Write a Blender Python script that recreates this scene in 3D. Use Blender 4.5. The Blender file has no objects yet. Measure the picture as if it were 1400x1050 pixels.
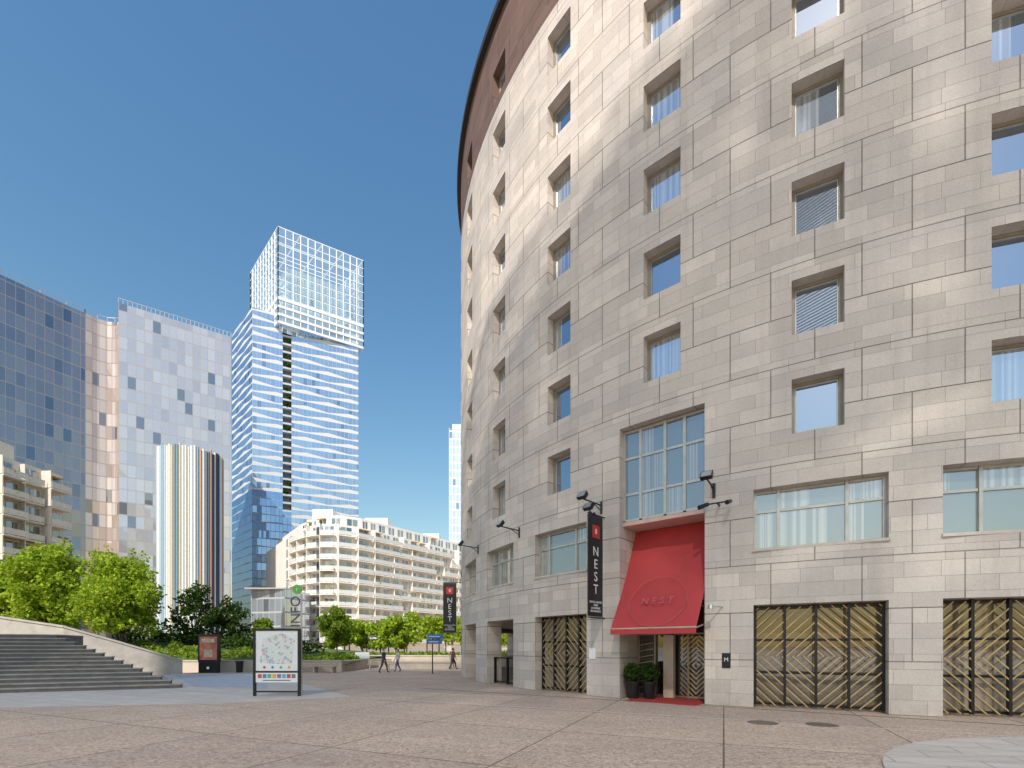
import bpy, math, random, bmesh
from math import sin, cos, radians, pi, sqrt
from mathutils import Vector, Matrix
random.seed(7)
scene = bpy.context.scene
D = bpy.data

# ------------------------------------------------------------------ node helpers
class NT:
    def __init__(s, name):
        s.m = D.materials.new(name); s.m.use_nodes = True
        s.t = s.m.node_tree; s.t.nodes.clear()
        s.out = s.t.nodes.new('ShaderNodeOutputMaterial')
    def n(s, typ, ins=None, **kw):
        nd = s.t.nodes.new('ShaderNode' + typ)
        for k, v in kw.items(): setattr(nd, k, v)
        if ins:
            for k, v in ins.items():
                sock = nd.inputs[k]
                if isinstance(v, bpy.types.NodeSocket): s.t.links.new(v, sock)
                else:
                    if sock.type == 'RGBA' and len(v) == 3: v = (*v, 1)
                    sock.default_value = v
        return nd
    def math(s, op, a, b=0.0, c=None):
        ins = {0: a, 1: b}
        if c is not None: ins[2] = c
        return s.n('Math', ins, operation=op).outputs[0]
    def mix(s, f, a, b, bt='MIX'):
        nd = s.n('Mix', None, data_type='RGBA', blend_type=bt)
        for idx, v in ((0, f), (6, a), (7, b)):
            sock = nd.inputs[idx]
            if isinstance(v, bpy.types.NodeSocket): s.t.links.new(v, sock)
            else: sock.default_value = (*v, 1) if (idx > 0 and len(v) == 3) else v
        return nd.outputs[2]
    def noise(s, vec, scale, detail=3, rough=.5):
        ins = {'Scale': scale, 'Detail': detail, 'Roughness': rough}
        if vec is not None: ins['Vector'] = vec
        return s.n('TexNoise', ins).outputs[0]
    def ramp(s, f, lo, hi, a=0.0, b=1.0):
        return s.n('MapRange', {0: f, 1: lo, 2: hi, 3: a, 4: b}).outputs[0]
    def grey(s, f): return s.n('CombineColor', {0: f, 1: f, 2: f}).outputs[0]
    def surf(s, sock):
        s.t.links.new(sock, s.out.inputs[0]); return s.m

def simple(name, col, rough=.6, metal=0, var=.12, scale=3.0, bump=0, spec=.5):
    t = NT(name)
    co = t.n('TexCoord').outputs['Object']
    nz = t.noise(co, scale, 5, .6)
    f = t.ramp(nz, .3, .7, 1 - var, 1 + var)
    c = t.n('VectorMath', {0: col, 'Scale': f}, operation='SCALE').outputs[0]
    ins = {'Base Color': c, 'Roughness': rough, 'Metallic': metal, 'Specular IOR Level': spec}
    if bump:
        b = t.n('Bump', {'Strength': bump, 'Distance': .02, 'Height': t.noise(co, scale * 12, 3)})
        ins['Normal'] = b.outputs[0]
    return t.surf(t.n('BsdfPrincipled', ins).outputs[0])

# ------------------------------------------------------------------ mesh builder
class MB:
    def __init__(s): s.v = []; s.f = []; s.uv = []; s.mi = []
    def face(s, pts, uv=None, mi=0):
        b = len(s.v); s.v += [tuple(p) for p in pts]
        s.f.append(tuple(range(b, b + len(pts))))
        s.uv.append(uv if uv else [(0, 0)] * len(pts)); s.mi.append(mi)
    def hexa(s, c, mi=0):
        for q in ((3, 2, 1, 0), (4, 5, 6, 7), (0, 1, 5, 4), (1, 2, 6, 5), (2, 3, 7, 6), (3, 0, 4, 7)):
            s.face([c[i] for i in q], [(0, 0), (1, 0), (1, 1), (0, 1)], mi)
    def box(s, x0, x1, y0, y1, z0, z1, mi=0):
        s.hexa([(x0, y0, z0), (x1, y0, z0), (x1, y1, z0), (x0, y1, z0),
                (x0, y0, z1), (x1, y0, z1), (x1, y1, z1), (x0, y1, z1)], mi)
    def beam(s, p, q, w, h=None, mi=0):
        p = Vector(p); q = Vector(q); h = h or w
        d = (q - p).normalized()
        up = Vector((0, 0, 1)) if abs(d.z) < .95 else Vector((0, 1, 0))
        a = d.cross(up).normalized() * w / 2; b = a.cross(d).normalized() * h / 2
        s.hexa([p - a - b, p + a - b, q + a - b, q - a - b, p - a + b, p + a + b, q + a + b, q - a + b], mi)
    def tube(s, p, q, r0, r1, n=8, mi=0, cap=True):
        p = Vector(p); q = Vector(q); d = (q - p).normalized()
        up = Vector((0, 0, 1)) if abs(d.z) < .95 else Vector((1, 0, 0))
        a = d.cross(up).normalized(); b = a.cross(d).normalized()
        A = [p + (a * cos(2 * pi * i / n) + b * sin(2 * pi * i / n)) * r0 for i in range(n)]
        B = [q + (a * cos(2 * pi * i / n) + b * sin(2 * pi * i / n)) * r1 for i in range(n)]
        for i in range(n):
            j = (i + 1) % n; s.face([A[j], A[i], B[i], B[j]], None, mi)
        if cap: s.face(A, None, mi); s.face(B[::-1], None, mi)
    def obj(s, name, mats, parent=None, smooth=False):
        me = D.meshes.new(name); me.from_pydata(s.v, [], s.f)
        ul = me.uv_layers.new(name='UVMap')
        ul.data.foreach_set('uv', [c for u in s.uv for p in u for c in p])
        for m in (mats if isinstance(mats, (list, tuple)) else [mats]): me.materials.append(m)
        me.polygons.foreach_set('material_index', s.mi)
        if smooth: me.polygons.foreach_set('use_smooth', [True] * len(s.f))
        me.update()
        if smooth:
            bm = bmesh.new(); bm.from_mesh(me); bmesh.ops.remove_doubles(bm, verts=bm.verts, dist=.0005); bm.to_mesh(me); bm.free()
        o = D.objects.new(name, me); scene.collection.objects.link(o)
        if parent: o.parent = parent
        return o
def empty(name, loc=(0, 0, 0)):
    e = D.objects.new(name, None); e.location = loc; scene.collection.objects.link(e); return e
def text(name, body, size, mat, mw, parent, ext=.004):
    c = D.curves.new(name, 'FONT'); c.body = body; c.size = size; c.align_x = 'CENTER'; c.align_y = 'CENTER'
    c.extrude = ext; c.materials.append(mat)
    o = D.objects.new(name, c); scene.collection.objects.link(o)
    if parent: o.parent = parent
    o.matrix_basis = mw
    return o
def frame_mat(origin, xdir, ydir):
    x = Vector(xdir).normalized(); y = Vector(ydir).normalized(); z = x.cross(y)
    m = Matrix((x, y, z)).transposed().to_4x4(); m.translation = Vector(origin); return m

# ------------------------------------------------------------------ materials
def stone_mat(name, base):
    t = NT(name)
    uv = t.n('UVMap').outputs[0]
    co = t.n('TexCoord').outputs['Object']
    c1 = [b * .88 for b in base]; c2 = [b * 1.09 for b in base]
    br = t.n('TexBrick', {'Vector': uv, 'Color1': c1, 'Color2': c2, 'Mortar': [b * .60 for b in base], 'Scale': 1.0,
                          'Mortar Size': .006, 'Mortar Smooth': .4, 'Bias': 0.0, 'Brick Width': 1.075, 'Row Height': .4}, offset=.37, squash=.72, squash_frequency=3)
    big = t.n('TexBrick', {'Vector': uv, 'Color1': (1, 1, 1), 'Color2': (.92, .93, .96), 'Mortar': (.44, .42, .40), 'Scale': 1.0,
                           'Mortar Size': .017, 'Mortar Smooth': .3, 'Brick Width': 2.15, 'Row Height': 1.4}, offset=.5)
    c = t.mix(1.0, br.outputs[0], big.outputs[0], 'MULTIPLY')
    st = t.noise(co, .35, 6, .62)
    c = t.mix(1.0, c, t.n('CombineColor', {0: t.ramp(st, .3, .7, .86, 1.1), 1: t.ramp(st, .3, .7, .87, 1.09), 2: t.ramp(st, .3, .7, .9, 1.07)}).outputs[0], 'MULTIPLY')
    mp = t.n('Mapping', {'Vector': uv, 'Scale': (2.2, .12, 1)}).outputs[0]
    sk = t.noise(mp, 1.0, 5, .6)
    c = t.mix(t.ramp(sk, .5, .78, 0, .34), c, [b * .58 for b in base])
    sp = t.n('SeparateXYZ', {0: uv})
    low = t.math('MULTIPLY', t.ramp(sp.outputs[1], 0, .9, .4, 0), t.ramp(t.noise(co, 2.2, 4, .7), .35, .65))
    c = t.mix(low, c, [b * .45 for b in base])
    gr = t.noise(co, 28, 2, .7)
    c = t.mix(1.0, c, t.grey(t.ramp(gr, .3, .7, .91, 1.09)), 'MULTIPLY')
    h = t.math('ADD', t.math('MULTIPLY', br.outputs[1], -1), t.math('MULTIPLY', big.outputs[1], -2.0))
    b = t.n('Bump', {'Strength': .5, 'Distance': .015, 'Height': h}).outputs[0]
    return t.surf(t.n('BsdfPrincipled', {'Base Color': c, 'Roughness': .72, 'Normal': b, 'Specular IOR Level': .35}).outputs[0])

M_stone = stone_mat('hotel_stone', (.635, .555, .485))
M_brown = stone_mat('brown_granite', (.18, .11, .085))
M_stonep = simple('plain_stone', (.56, .49, .43), .75, var=.15, scale=1.5, bump=.15)
M_black = simple('black_metal', (.02, .02, .022), .35, .3)
M_dark = simple('dark_interior', (.03, .028, .026), .6)
M_roof = simple('roof_edge', (.03, .022, .02), .5)
M_frame = simple('bronze_frame', (.33, .28, .22), .4, .3)
M_alu = simple('aluminium_frame', (.50, .48, .44), .35, .5)
M_brass = simple('brass_bars', (.52, .37, .18), .45, .35)
M_white = simple('white_paint', (.78, .77, .74), .6, var=.05)
M_sign = simple('sign_white', (.8, .8, .8), .4, var=.03)
M_red = simple('red_sign', (.5, .03, .03), .5)
M_conc = simple('pale_concrete', (.46, .42, .37), .8, var=.18, scale=1.2, bump=.2)
M_wall = simple('planter_wall_stone', (.52, .45, .37), .8, var=.15, scale=1.0, bump=.2)
M_bark = simple('bark', (.10, .075, .055), .9, var=.3, scale=8)

def pane_mat(name, gloss=.3, white=(.66, .63, .58), dark=(.05, .06, .07), thr=.35, freq=42, gcol=(.85, .92, 1.0)):
    t = NT(name)
    uv = t.n('UVMap').outputs[0]
    sp = t.n('SeparateXYZ', {0: uv})
    rnd = t.n('NewGeometry').outputs['Random Per Island']
    off = t.math('MULTIPLY', rnd, 30)
    w = t.math('SINE', t.math('ADD', t.math('MULTIPLY', sp.outputs[0], freq), t.math('MULTIPLY', t.noise(t.n('CombineXYZ', {0: t.math('ADD', sp.outputs[0], off), 1: 0, 2: 0}).outputs[0], 3.5), 22)))
    fold = t.ramp(w, -1, 1, .45, 1.0)
    cur = t.n('VectorMath', {0: white, 'Scale': fold}, operation='SCALE').outputs[0]
    # curtain hangs at one side of the pane, the rest shows the dark room
    edge = t.math('ADD', t.math('MULTIPLY', t.math('FRACT', t.math('MULTIPLY', rnd, 7.3)), .8), .1)
    m = t.math('LESS_THAN', sp.outputs[0], edge)
    m2 = t.math('GREATER_THAN', rnd, thr)
    mm = t.math('MAXIMUM', t.math('MULTIPLY', m, m2), t.math('GREATER_THAN', rnd, .82))
    c = t.mix(mm, dark, cur)
    d = t.n('BsdfDiffuse', {'Color': c}).outputs[0]
    nb = t.n('Bump', {'Strength': .02, 'Distance': .03, 'Height': t.noise(t.n('TexCoord').outputs['Object'], .8, 1)}).outputs[0]
    g = t.n('BsdfGlossy', {'Color': gcol, 'Roughness': .02, 'Normal': nb}).outputs[0]
    fr = t.n('Fresnel', {'IOR': 1.5}).outputs[0]
    f = t.math('MINIMUM', t.math('ADD', fr, gloss), 1.0)
    return t.surf(t.n('MixShader', {0: f, 1: d, 2: g}).outputs[0])
M_pane = pane_mat('curtained_window_glass', .42, (.46, .46, .43), (.035, .045, .055), .45, 34, (.75, .86, 1.0))
M_glassdk = pane_mat('gate_backing_glass', .07, (.42, .34, .24), (.24, .19, .13), .6, 14)
M_mezz = pane_mat('mezzanine_glass', .24, (.54, .52, .45), (.20, .21, .19), .3)

def facade_glass(name, cu, cv, cA, cB, line, lw=.05, lh=.1, gl=.5, tilt=.02, gcol=(.9, .92, 1), band=None, bandcol=(.6, .6, .6), dark=.06, rough=.03, wedge=0, hue=None):
    t = NT(name)
    uv = t.n('UVMap').outputs[0]
    sp = t.n('SeparateXYZ', {0: uv})
    u = t.math('DIVIDE', sp.outputs[0], cu); v = t.math('DIVIDE', sp.outputs[1], cv)
    fu = t.math('FLOOR', u); fv = t.math('FLOOR', v)
    cell = t.n('CombineXYZ', {0: fu, 1: fv, 2: 0}).outputs[0]
    wn = t.n('TexWhiteNoise', {'Vector': cell}, noise_dimensions='3D')
    lump = t.noise(t.n('VectorMath', {0: cell, 'Scale': .13}, operation='SCALE').outputs[0], 1, 2)
    r = t.math('ADD', t.math('MULTIPLY', wn.outputs[0], .42), t.math('MULTIPLY', lump, .68))
    c = t.mix(t.ramp(r, .2, .95), cA, cB)
    c = t.mix(t.math('GREATER_THAN', wn.outputs[0], 1 - dark), c, [x * .35 for x in cA])
    xu = t.math('FRACT', u); xv = t.math('FRACT', v)
    l = t.math('MAXIMUM', t.math('LESS_THAN', xu, lw), t.math('LESS_THAN', xv, lh))
    nrm = t.n('NewGeometry').outputs['Normal']
    off = t.n('VectorMath', {0: t.n('VectorMath', {0: wn.outputs[1], 1: (.5, .5, .5)}, operation='SUBTRACT').outputs[0], 'Scale': tilt * 2}, operation='SCALE').outputs[0]
    nn = t.n('VectorMath', {0: t.n('VectorMath', {0: nrm, 1: off}).outputs[0]}, operation='NORMALIZE').outputs[0]
    g = t.n('BsdfGlossy', {'Color': gcol, 'Roughness': rough, 'Normal': nn}).outputs[0]
    d = t.n('BsdfDiffuse', {'Color': c}).outputs[0]
    s = t.n('MixShader', {0: gl, 1: d, 2: g}).outputs[0]
    ld = t.n('BsdfDiffuse', {'Color': line}).outputs[0]
    s = t.n('MixShader', {0: l, 1: s, 2: ld}).outputs[0]
    if band:
        if wedge:
            ph = t.math('MULTIPLY', t.math('FLOORED_MODULO', fv, 2.0), wedge)
            tri = t.math('DIVIDE', t.math('PINGPONG', t.math('ADD', sp.outputs[0], ph), wedge), wedge)
            th = t.ramp(tri, 0, 1, band[0], band[1])
        else:
            nz = t.noise(t.n('CombineXYZ', {0: t.math('MULTIPLY', sp.outputs[0], .09), 1: t.math('MULTIPLY', fv, .83), 2: 0}).outputs[0], 1.0, 1)
            th = t.ramp(nz, .3, .7, band[0], band[1])
        b = t.math('LESS_THAN', xv, th)
        s = t.n('MixShader', {0: b, 1: s, 2: t.n('BsdfDiffuse', {'Color': bandcol}).outputs[0]}).outputs[0]
    return t.surf(s)

def leaf_mat(name, a, b, trans=.42):
    t = NT(name)
    rnd = t.n('NewGeometry').outputs['Random Per Island']
    nz = t.noise(t.n('TexCoord').outputs['Object'], .6, 2)
    f = t.math('ADD', t.math('MULTIPLY', rnd, .6), t.math('MULTIPLY', nz, .5))
    c = t.mix(t.ramp(f, .15, .95), a, b)
    d = t.n('BsdfDiffuse', {'Color': c}).outputs[0]
    tr = t.n('BsdfTranslucent', {'Color': t.mix(.5, c, b)}).outputs[0]
    return t.surf(t.n('MixShader', {0: trans, 1: d, 2: tr}).outputs[0])
L_bright = leaf_mat('spring_leaves', (.13, .24, .018), (.50, .60, .06))
L_mid = leaf_mat('tree_leaves', (.08, .15, .018), (.33, .42, .05))
L_dark = leaf_mat('dark_leaves', (.02, .045, .015), (.09, .15, .03))

# ------------------------------------------------------------------ ground
t = NT('aggregate_paving')
co = t.n('TexCoord').outputs['Object']
rot = t.n('Mapping', {'Vector': co, 'Rotation': (0, 0, radians(24))}).outputs[0]
peb = t.n('TexVoronoi', {'Vector': co, 'Scale': 26.0}).outputs['Color']
pv = t.n('SeparateColor', {0: peb}).outputs[0]
fine = t.noise(co, 9, 6, .75)
mid = t.noise(co, .5, 6, .65)
c = t.mix(t.ramp(pv, 0, 1), (.34, .215, .14), (.84, .64, .48))
c = t.mix(t.ramp(fine, .35, .65, 0, .6), c, (.62, .455, .335))
c = t.mix(t.ramp(mid, .38, .68, 0, .5), c, (.42, .315, .24))
sp2 = t.noise(co, 2.4, 4, .7)
c = t.mix(t.ramp(sp2, .58, .72, 0, .5), c, (.30, .22, .17))
sp3 = t.noise(t.n('Mapping', {'Vector': rot, 'Scale': (.25, 1.6, 1)}).outputs[0], 1.0, 4, .6)
c = t.mix(t.ramp(sp3, .55, .75, 0, .4), c, (.74, .58, .45))
jb = t.n('TexBrick', {'Vector': rot, 'Color1': (1, 1, 1), 'Color2': (.86, .86, .88), 'Mortar': (.38, .37, .35), 'Scale': 1.0, 'Mortar Size': .016, 'Brick Width': 3.2, 'Row Height': 3.2}, offset=0)
c = t.mix(1.0, c, jb.outputs[0], 'MULTIPLY')
# moss and small weeds along the joints
ms = t.math('MULTIPLY', jb.outputs[1], t.ramp(t.noise(co, 1.7, 3, .6), .5, .6))
c = t.mix(ms, c, (.10, .14, .04))
b = t.n('Bump', {'Strength': .4, 'Distance': .01, 'Height': pv}).outputs[0]
M_ground = t.surf(t.n('BsdfPrincipled', {'Base Color': c, 'Roughness': .8, 'Normal': b, 'Specular IOR Level': .2}).outputs[0])
g = MB()
xs = [-2500, -300, -60, 60, 300, 2500]
for i in range(5):
    for j in range(5):
        g.face([(xs[i], xs[j], 0), (xs[i + 1], xs[j], 0), (xs[i + 1], xs[j + 1], 0), (xs[i], xs[j + 1], 0)])
g.obj('ground', M_ground)

t = NT('pale_paving')
co = t.n('TexCoord').outputs['Object']
rot = t.n('Mapping', {'Vector': co, 'Rotation': (0, 0, radians(24))}).outputs[0]
jb = t.n('TexBrick', {'Vector': rot, 'Color1': (.72, .62, .52), 'Color2': (.62, .54, .46), 'Mortar': (.34, .29, .25), 'Scale': 1.0, 'Mortar Size': .012, 'Brick Width': 1.2, 'Row Height': .6})
c = t.mix(t.ramp(t.noise(co, 1.2, 6, .7), .35, .7, 0, .45), jb.outputs[0], (.46, .40, .34))
c = t.mix(t.ramp(t.noise(co, 30, 2, .7), .3, .7, 0, .25), c, (.36, .30, .26))
M_pale = t.surf(t.n('BsdfPrincipled', {'Base Color': c, 'Roughness': .8, 'Specular IOR Level': .2}).outputs[0])
M_bluep = simple('blue_grey_paving', (.42, .43, .45), .7, var=.12, scale=1.5)
g = MB()
g.face([(-30, 12, .004), (-15.0, 13.9, .004), (-9.2, 15.0, .004), (-5.7, 17.0, .004), (-16.5, 31.5, .004), (-23, 31.3, .004), (-14.4, 20.5, .004), (-30, 14.0, .004)])
g.face([(-60, -70, .004), (70, -70, .004), (70, 1, .004), (-60, 1, .004)])  # unseen pale sheet behind the camera, added to bounce warm light
g.face([(-5.7, 16.93, .004), (14, 7.5, .004), (14, 7.62, .004), (-5.7, 17.05, .004)])
g.obj('pavement', M_pale)
g = MB()
g.face([(-14.2, 21.3, .008), (-10.6, 20.6, .008), (-15.6, 30.5, .008), (-21.5, 30.2, .008)])
g.obj('pavement_inlay', M_bluep)
g = MB(); n = 96
ring = [(9.6 + 4.9 * cos(2 * pi * i / n), 4.35 + 4.9 * sin(2 * pi * i / n)) for i in range(n)]
g.face([(x, y, .03) for x, y in ring])
for i in range(n):
    a = ring[i]; b2 = ring[(i + 1) % n]
    g.face([(a[0], a[1], 0), (b2[0], b2[1], 0), (b2[0], b2[1], .03), (a[0], a[1], .03)])
g.obj('round_paving', M_pale)
g = MB()
g.beam((-4.0, 20.6, .0), (13.5, 9.6, .0), .09, .014); g.obj('drain_channel', simple('drain', (.18, .15, .12), .6))
mh = MB()
for (x, y) in ((7.1, 10.9), (5.9, 11.2)):
    mh.tube((x, y, 0), (x, y, .008), .33, .33, 24)
    mh.tube((x, y, .008), (x, y, .011), .27, .27, 24)
mh.obj('manhole_cover', simple('cast_iron', (.2, .16, .13), .5, .3))

# ------------------------------------------------------------------ HOTEL
CX, CY, R = 18.8, 32.85, 22.2
def P(a, r=R, z=0):
    a = radians(a); return Vector((CX - r * sin(a), CY - r * cos(a), z))
def loc(ac):
    a = radians(ac); o = P(ac); tx = Vector((cos(a), -sin(a), 0)); nn = Vector((sin(a), cos(a), 0))
    return lambda u, d, z: o + tx * u + nn * d + Vector((0, 0, z))
def lbox(mb, L, u0, u1, d0, d1, z0, z1, mi=0):
    mb.hexa([L(u0, d0, z0), L(u1, d0, z0), L(u1, d1, z0), L(u0, d1, z0), L(u0, d0, z1), L(u1, d0, z1), L(u1, d1, z1), L(u0, d1, z1)], mi)
def lbeam(mb, L, a, b, d, w, th, mi=0):
    mb.beam(L(a[0], d, a[1]), L(b[0], d, b[1]), w, th, mi)
hotel = empty('hotel_building', (CX, CY, 0))
def par(o):
    o.parent = hotel; o.matrix_parent_inverse = Matrix.Translation((-CX, -CY, 0)); return o
openings = []
for i in range(-3, 12):
    ac = 16.6 + 11.1 * i
    if i == 2:
        openings.append((35.3, 42.7, 0, 9.35, .0, 'ent', i, 0))
    else:
        ha = 4.1 if i <= 1 else (3.6 if i == 3 else 3.4)
        openings.append((ac - ha, ac + ha, 0, 3.02, .8, 'gate', i, 0))
        openings.append((ac - ha, ac + ha, 4.6, 6.4, .35, 'mezz', i, 0))
    for k in range(8):
        if i == 2 and k == 0: continue
        zc = 8.6 + 2.8 * k; hh = math.degrees(.62 / R)
        openings.append((ac - hh, ac + hh, zc - .77, zc + .77, .42, 'win', i, k))
def breaks(vals, step):
    vals = sorted(set(round(v, 4) for v in vals)); out = []
    for a, b in zip(vals, vals[1:]):
        n = max(1, math.ceil((b - a) / step - 1e-6))
        out += [a + (b - a) * j / n for j in range(n)]
    return out + [vals[-1]]
A = breaks([-30, 150] + [v for o in openings for v in o[:2]], 1.5)
Z = breaks([0, 27, 31] + [v for o in openings for v in o[2:4]], 4)
w = MB()
UV = lambda a, z: (-radians(a) * R + 200, z)
for i in range(len(A) - 1):
    ops = [o for o in openings if o[0] - 1e-3 <= A[i] and A[i + 1] <= o[1] + 1e-3]
    for j in range(len(Z) - 1):
        if any(o[2] - 1e-3 <= Z[j] and Z[j + 1] <= o[3] + 1e-3 for o in ops): continue
        a0, a1, z0, z1 = A[i], A[i + 1], Z[j], Z[j + 1]
        w.face([P(a1, R, z0), P(a0, R, z0), P(a0, R, z1), P(a1, R, z1)], [UV(a1, z0), UV(a0, z0), UV(a0, z1), UV(a1, z1)], 1 if z0 >= 26.99 else 0)
bb = breaks([150, 330], 4)
for i in range(len(bb) - 1):
    a0, a1 = bb[i], bb[i + 1]
    for z0, z1, m in ((0, 27, 0), (27, 31, 1)):
        w.face([P(a1, R, z0), P(a0, R, z0), P(a0, R, z1), P(a1, R, z1)], [UV(a1, z0), UV(a0, z0), UV(a0, z1), UV(a1, z1)], m)
par(w.obj('walls', [M_stone, M_brown], smooth=True))
rv = MB()
for (a0, a1, z0, z1, dep, kind, i, k) in openings:
    if kind == 'ent': dep = 1.6
    m = 1 if z0 > 27 else 0
    def inner(a, z):
        p = P(a, R, z); c = radians((a0 + a1) / 2); return p + Vector((sin(c), cos(c), 0)) * dep
    for a, flip in ((a0, 0), (a1, 1)):
        q = [P(a, R, z0), inner(a, z0), inner(a, z1), P(a, R, z1)]
        u = [(0, z0), (dep, z0), (dep, z1), (0, z1)]
        rv.face(q[::-1] if flip else q, u[::-1] if flip else u, m)
    aa = breaks([a0, a1], 1.5)
    for x, y in zip(aa, aa[1:]):
        rv.face([P(x, R, z1), inner(x, z1), inner(y, z1), P(y, R, z1)], [(x * .387, 0), (x * .387, dep), (y * .387, dep), (y * .387, 0)], m)
        if z0 > 0: rv.face([P(y, R, z0), inner(y, z0), inner(x, z0), P(x, R, z0)], [(y * .387, 0), (y * .387, dep), (x * .387, dep), (x * .387, 0)], m)
par(rv.obj('window_reveals', [M_stone, M_brown]))
rf = MB()
N = 180
for i in range(N):
    a0 = i * 360 / N; a1 = (i + 1) * 360 / N
    rf.face([P(a0, 22.45, 31.3), P(a1, 22.45, 31.3), P(a1, 0, 31.3)])
    rf.face([P(a1, 22.45, 31.0), P(a0, 22.45, 31.0), P(a0, 22.45, 31.3), P(a1, 22.45, 31.3)])
    rf.face([P(a1, R - .1, 31.0), P(a0, R - .1, 31.0), P(a0, 22.45, 31.0), P(a1, 22.45, 31.0)])
par(rf.obj('roof', M_roof))
ar = MB()
for i in range(90):
    a0 = i * 4; a1 = a0 + 4
    ar.face([P(a1, 18.4, 0), P(a0, 18.4, 0), P(a0, 18.4, 3.4), P(a1, 18.4, 3.4)], [UV(a1, 0), UV(a0, 0), UV(a0, 3.4), UV(a1, 3.4)])
    ar.face([P(a1, 18.4, 3.4), P(a0, 18.4, 3.4), P(a0, R - .05, 3.4), P(a1, R - .05, 3.4)])
par(ar.obj('arcade_core', M_stonep))
pt = MB()
for a in (55.6, -30, 134):
    p0 = P(a, 18.4); p1 = P(a, R - .02); pt.beam((p0.x, p0.y, 1.7), (p1.x, p1.y, 1.7), .2, 3.39)
par(pt.obj('arcade_partition', M_stonep))

fr = MB(); pn = MB(); fz = MB(); mz = MB(); gb = MB(); gf = MB(); gp = MB(); sill = MB()
def pane(mb, L, u0, u1, z0, z1, d):
    mb.face([L(u0, d, z0), L(u1, d, z0), L(u1, d, z1), L(u0, d, z1)], [(0, 0), (1, 0), (1, 1), (0, 1)])
for (a0, a1, z0, z1, dep, kind, i, k) in openings:
    ac = (a0 + a1) / 2; L = loc(ac); W = R * sin(radians((a1 - a0) / 2)); sag = R * (1 - cos(radians((a1 - a0) / 2)))
    if kind == 'win':
        d = .33
        for (u0, u1, y0, y1) in ((-W, -W + .09, z0, z1), (W - .09, W, z0, z1), (-W + .09, W - .09, z0, z0 + .12), (-W + .09, W - .09, z1 - .09, z1)):
            lbox(fr, L, u0, u1, d, d + .09, y0, y1)
        for (u0, u1, y0, y1) in ((-W + .10, -W + .13, z0 + .13, z1 - .10), (W - .13, W - .10, z0 + .13, z1 - .10), (-W + .13, W - .13, z0 + .13, z0 + .16), (-W + .13, W - .13, z1 - .13, z1 - .10)):
            lbox(fz, L, u0, u1, d + .02, d + .07, y0, y1)
        pane(pn, L, -W + .07, W - .07, z0 + .07, z1 - .07, d + .06)
    elif kind == 'mezz':
        d = .28 + sag
        cols = [-W, -W + .62 * W * .66, W * .45, W] if i % 2 else [-W, -W * .42, W * .42, W]
        zb = [z0, z0 + (z1 - z0) * .66, z1]
        for u in cols:
            uu = min(max(u, -W + .04), W - .04); lbox(fz, L, uu - .04, uu + .04, d - .02, d + .08, z0, z1)
        for a, b in zip(cols, cols[1:]):
            for z in zb:
                zz = min(max(z, z0 + .04), z1 - .04); lbox(fz, L, a + .05, b - .05, d, d + .07, zz - .035, zz + .035)
            for c, e in zip(zb, zb[1:]): pane(mz, L, a + .02, b - .02, c + .02, e - .02, d + .05)
        lbox(sill, L, -W - .03, W + .03, sag - .06, sag + .3, z0 - .02, z0 + .06)
    elif kind == 'gate':
        if i >= 5: continue
        d = .42 + sag; zt = z1 if i < 4 else 1.3
        zc = zt / 2; hh = zt / 2 - .06
        ncol = 4 if i < 4 else 2
        for c in range(ncol + 1):
            u = -W + .04 + (2 * W - .08) * c / ncol; lbox(gf, L, u - .035, u + .035, d - .045, d + .07, .05, zt)
        for z in ((.1, zt * .34, zt * .66, zt - .05) if i < 4 else (.1, zt - .04)):
            lbox(gf, L, -W, W, d + .075, d + .12, z - .035, z + .035)
        if i < 4:
            hwid = W / 2 - .03
            for hcen in (-W / 2, W / 2):
                sg = 1 if hcen < 0 else -1
                c = -hh - hwid
                while c < hwid + hh:
                    for (za, zb_, sl) in ((zc + .0, zc + hh, sg), (zc - hh, zc - .0, -sg)):
                        pts = []
                        for uu in (-hwid, hwid):
                            zz = zc + c + sl * uu
                            if za <= zz <= zb_: pts.append((uu, zz))
                        for zz in (za, zb_):
                            uu = (zz - zc - c) / sl
                            if -hwid < uu < hwid: pts.append((uu, zz))
                        if len(pts) >= 2 and math.dist(pts[0], pts[1]) > .06:
                            lbeam(gb, L, (hcen + pts[0][0], pts[0][1]), (hcen + pts[1][0], pts[1][1]), d - .03, .02, .033)
                    c += .27
            pane(gp, L, -W, 0, 0, z1, d + .36); pane(gp, L, 0, W, 0, z1, d + .36)
par(fr.obj('window_frames', M_frame)); par(fz.obj('glazing_bars', M_alu)); par(pn.obj('window_panes', M_pane))
par(mz.obj('mezzanine_panes', M_mezz)); par(gb.obj('gate_brass_bars', M_brass)); par(gf.obj('gate_frames', M_black)); par(gp.obj('gate_glass', M_glassdk))
par(sill.obj('sills', M_stonep))
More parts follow.
